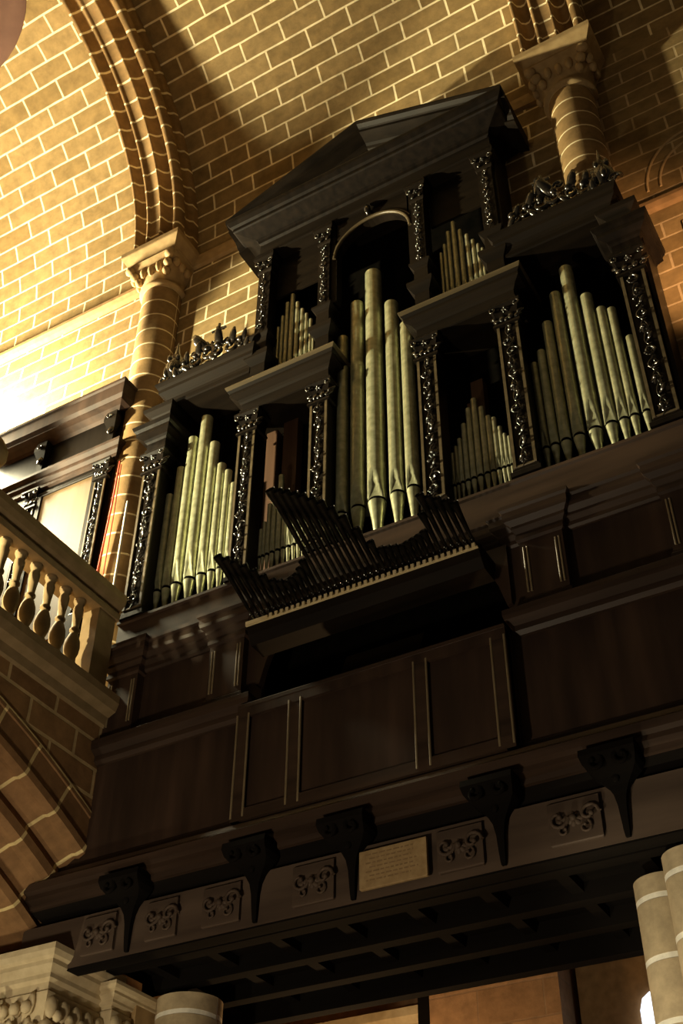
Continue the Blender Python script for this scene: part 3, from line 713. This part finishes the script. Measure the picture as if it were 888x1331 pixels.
# frieze and pediment
mb = MB(); mb.box(-1.57, 1.57, -.05, .42, 13.76, 14.02); mb.run_x(-1.585, 1.585, [(-.05, 13.76), (-.075, 13.765), (-.075, 13.81), (-.05, 13.83)]); part('frieze', mb, 'frieze')
HC = [(0, 14.0), (.03, 14.02), (.04, 14.06), (.06, 14.09), (.25, 14.13), (.27, 14.14), (.27, 14.20), (.3, 14.22), (.335, 14.27), (.345, 14.31), (.345, 14.325), (0, 14.33)]
ped = MB(); ped.cornice(-1.55, 1.55, -.05, .40, HC); ped = part('pediment', ped, 'black')
mb = MB(); mb.plate([(-1.7, 14.31), (1.7, 14.31), (0, 15.0)], -.06, -.02); link('tympanum', mb, 'frieze', ped)
RK = [(.395, .0), (.395, -.025), (.38, -.06), (.33, -.085), (.31, -.09), (.31, -.14), (.15, -.165), (.12, -.19), (.10, -.22), (.05, -.24), (.05, -.27), (.0, -.275)]
for sd in (-1, 1):
    xe, ze, za = sd * 1.90, 14.345, 15.13
    mb = MB(); n = len(RK); prof = [(-p, h) for p, h in RK] + [(.40, -.275), (.40, 0)]; n = len(prof)
    vs = [(xe, y, ze + h) for y, h in prof] + [(0, y, za + h) for y, h in prof]
    fs = [(i, (i + 1) % n, (i + 1) % n + n, i + n) for i in range(n)] + [tuple(range(n))[::-1], tuple(range(n, 2 * n))]
    mb.add(vs, fs); link('raking_cornice', mb, 'frieze', ped)

# keyboard desk deep in the opening
t = thing('organ_console', (-.1, .2, 6.06), 'dim keyboard desk inside the dark opening below the trumpets', 'organ console')
mb = MB(); mb.bbox(-.62, .5, .12, .38, 6.06, 7.36); link('desk_body', mb, 'black', t)
mb = MB(); mb.bbox(-.52, .4, -.0, .14, 7.22, 7.27); link('key_bed', mb, 'brown', t)
mb = MB()
for i in range(40): x = -.5 + i * .022; mb.box(x, x + .019, .0, .1, 7.27, 7.285)
link('keyboard', mb, 'ivory', t)
mb = MB(); mb.run_x(-.45, .32, [(.1, 7.36), (.13, 7.36), (.24, 7.6), (.21, 7.6)]); link('music_rest', mb, 'frieze', t)

# =================================================================== SIDE CASE ON THE LOFT
t = thing('side_cabinet', (-4.5, .2, 7.62), 'dark wooden case with a tan door panel standing on the choir loft', 'cabinet')
CX0, CX1 = -5.62, -3.52
mb = MB(); mb.box(CX0, CX1, .06, .40, 7.62, 12.2); link('carcase', mb, 'black', t)
mb = MB(); mb.cornice(CX0 + .1, CX1 - .08, .06, .40, [(0, 12.08), (.03, 12.12), (.1, 12.16), (.16, 12.18), (.16, 12.2), (.2, 12.24), (.2, 12.42), (.22, 12.44), (.22, 12.48), (0, 12.5)]); link('cornice', mb, 'brown', t)
mb = MB(); mb.cornice(CX0, CX1, .06, .40, [(0, 11.32), (.03, 11.34), (.03, 11.40), (.06, 11.44), (.06, 11.5), (.1, 11.54), (.1, 11.58), (0, 11.6)]); link('architrave', mb, 'brown', t)
for x in (-4.72, -3.62):
    mb = MB(); mb.cornice(x - .045, x + .045, .0, .08, [(0, 11.62), (.0, 11.8), (.05, 11.95), (.05, 12.0), (.03, 12.1)]); o = link('bracket', mb, 'frieze', t)
    mb = MB(); leaf(mb, x, -.03, 11.72, .2, PI / 2, .3); scroll(mb, x, -.06, 11.98, .04, 1, 0, .3); link('leaf_carving', mb, 'carve', o)
for x in (-4.74, -3.65):
    mb = MB(); mb.cornice(x - .08, x + .08, .02, .08, [(.02, 7.62), (.02, 9.1), (0, 9.14), (0, 11.05)]); o = link('pilaster', mb, 'black', t)
    mb = MB()
    for sd in (-1, 1): mb.bbox(x + sd * .07 - .01, x + sd * .07 + .01, .0, .05, 9.15, 11.0, .003)
    link('frame', mb, 'edge', o)
    mb = MB(); foliage_strip(mb, x, .016, 9.2, 11.0, .125, rng); link('leaf_carving', mb, 'carve', o); capital(o, 'capital', x, .15, 11.06, 11.32, .02, .08, rng)
mb = MB(); mb.box(-4.6, -3.76, .03, .07, 8.9, 11.18); o = link('door', mb, 'door', t)
mb = MB()
for x in (-4.6, -3.76): mb.bbox(x - .03, x + .03, .01, .06, 8.9, 11.2, .006)
mb.bbox(-4.63, -3.73, .01, .06, 11.16, 11.22, .006); link('door_frame', mb, 'black', o)
mb = MB(); mb.box(-5.5, -4.86, .03, .07, 8.9, 11.18); link('door', mb, 'door', t)
mb = MB(); mb.cornice(-4.9, -4.78, .2, .3, [(.0, 12.5), (.05, 12.52), (.05, 12.56), (0, 12.6), (.03, 12.66), (.0, 12.7)]); link('finial', mb, 'black', t)
mb = MB(); mb.cornice(-3.62, -3.52, .2, .3, [(.0, 12.5), (.04, 12.52), (.04, 12.55), (0, 12.58), (.02, 12.62)]); link('finial', mb, 'black', t)

# red cord and white pole in the gap beside the organ
mb = MB(); mb.tube([(-3.40, .02, 11.2), (-3.41, .02, 10.5), (-3.45, .02, 9.6), (-3.47, -.01, 7.62)], .011, 8); mb.tube([(-3.38, .03, 11.15), (-3.365, .03, 10.4), (-3.37, .03, 9.7), (-3.38, .03, 7.62)], .007, 6)
tag(link('red_cord', mb, 'red'), 'thin red bell cord hanging between the side case and the organ', 'cord')
mb = MB(); mb.lathe(-3.16, .0, [(.014, 7.62), (.014, 10.42), (.01, 10.46)], 10); tag(link('white_pole', mb, 'white'), 'thin white pole standing in the gap beside the organ', 'pole')

LAB = dict(wall_back=('block stone wall behind the organ with pale mortar joints', 'wall'), wall_right=('dim block stone wall beyond the organ with a blind arch', 'wall'),
    wall_left=('stone wall under the choir loft', 'wall'), wall_front=('stone pier wall behind the pale banded shafts', 'wall'), ceiling=('block stone barrel vault with pale mortar joints', 'ceiling'),
    wall_loft=('stone face of the choir loft above its moulded arch', 'wall'), floor_loft=('stone floor of the choir loft', 'floor'), wall_aisle=('warm lit stone wall of the aisle beyond the gallery', 'wall'),
    floor=('stone floor of the church', 'floor'), window_1=('small round-headed bright window beside the pale banded shafts', 'window'),
    trim_1=('round mauve plaster roundel at the crown of the vault', 'roundel'), trim_2=('moulded vault rib over the shaft beside the bright wall', 'vault rib'), trim_3=('moulded vault rib over the dim shaft', 'vault rib'),
    trim_4=('moulded vault rib in the far bay', 'vault rib'), trim_5=('stone string course crossing the bright wall', 'string course'), trim_6=('stone string course behind the organ pediment', 'string course'),
    trim_7=('stone string course under the blind arch', 'string course'), trim_8=('blind arch outline on the dim wall', 'arch outline'), trim_9=('thin stone strip on the dim wall', 'strip'),
    trim_10=('moulded stone arch under the choir loft', 'arch'), trim_11=('stone cornice under the balustrade', 'cornice'), trim_12=('wide stone pilaster on the aisle wall', 'pilaster'),
    trim_13=('bright stone ledge on the aisle wall', 'ledge'), trim_14=('dark stone projection around the small window', 'wall'), trim_15=('narrow dark strip standing in for the gap shadow beside the wide aisle pilaster', 'strip'))
for n_, (l_, c_) in LAB.items(): o_ = bpy.data.objects[n_]; o_['label'] = l_; o_['category'] = c_

# =================================================================== CAMERA AND LIGHT
cam = bpy.data.cameras.new('camera'); co = bpy.data.objects.new('camera', cam); COL.objects.link(co); SC.camera = co
f_px = 1559.
u = Vector((14., -1799., f_px)).normalized(); r0 = Vector((3558., -1324., -f_px)); r_ = (r0 - u * r0.dot(u)).normalized(); yv = u.cross(r_)
# world axes seen from the camera (x right, y down, z forward) -> camera axes in the world
right = Vector((r_.x, yv.x, u.x)); down = Vector((r_.y, yv.y, u.y)); fwd = Vector((r_.z, yv.z, u.z))
co.matrix_world = Matrix((( right.x, -down.x, -fwd.x, 3.97), (right.y, -down.y, -fwd.y, -7.5), (right.z, -down.z, -fwd.z, 1.6), (0, 0, 0, 1)))
cam.sensor_fit = 'VERTICAL'; cam.sensor_height = 36.; cam.lens = 36. * f_px / 1331.; cam.clip_end = 200

def lamp(name, kind, loc, energy, col, radius=.1, target=None, angle=None, blend=.5):
    l = bpy.data.lights.new(name, kind); l.energy = energy; l.color = col
    if kind in ('POINT', 'SPOT'): l.shadow_soft_size = radius
    o = bpy.data.objects.new(name, l); COL.objects.link(o); o.location = loc
    if target is not None: o.rotation_euler = (Vector(target) - Vector(loc)).to_track_quat('-Z', 'Y').to_euler()
    if angle: l.spot_size = math.radians(angle); l.spot_blend = blend
    return o
lamp('wall_floodlight', 'POINT', (-7.0, -.45, 13.0), 4300, (1., .88, .55), .5)
lamp('wall_fill', 'POINT', (-6.55, -.1, 13.0), 1000, (1., .9, .62), .2)  # fill added to overexpose the wall near the floodlight
lamp('loft_floodlight', 'SPOT', (-7.0, -3.1, 9.8), 7500, (1., .89, .55), .12, (-.1, 0, 12.0), 56, .3)
lamp('baluster_fill', 'SPOT', (-3.95, -3.6, 8.4), 1000, (1., .86, .5), .06, (-2.97, -.9, 8.25), 34, .6)  # fill added to brighten the balusters and end post
lamp('nave_floor_light', 'POINT', (-1.2, -5.2, 1.5), 500, (1., .83, .58), .2)
lamp('pier_fill', 'SPOT', (-3.3, -2.4, 2.6), 130, (1., .88, .58), .1, (-3.6, .3, 5.0), 66, .7)  # fill added to lift the capital and loft arch, sparing the parapet
lamp('shaft_lamp', 'SPOT', (1.0, -1.3, 2.4), 230, (1., .9, .62), .1, (2.1, .5, 4.6), 50, .6)
lamp('right_wall_light', 'SPOT', (4.7, -1.0, 9.2), 900, (1., .58, .28), .15, (3.45, .45, 11.0), 40, .8)
lamp('aisle_light', 'POINT', (-2.6, 4.0, 4.2), 170, (1., .62, .28), .2)
w = bpy.data.worlds.new('World'); SC.world = w; w.use_nodes = True
w.node_tree.nodes['Background'].inputs[0].default_value = (1., .8, .55, 1); w.node_tree.nodes['Background'].inputs[1].default_value = .03
SC.view_settings.view_transform = 'Standard'; SC.view_settings.look = 'None'; SC.view_settings.exposure = 0.; SC.view_settings.gamma = 1.
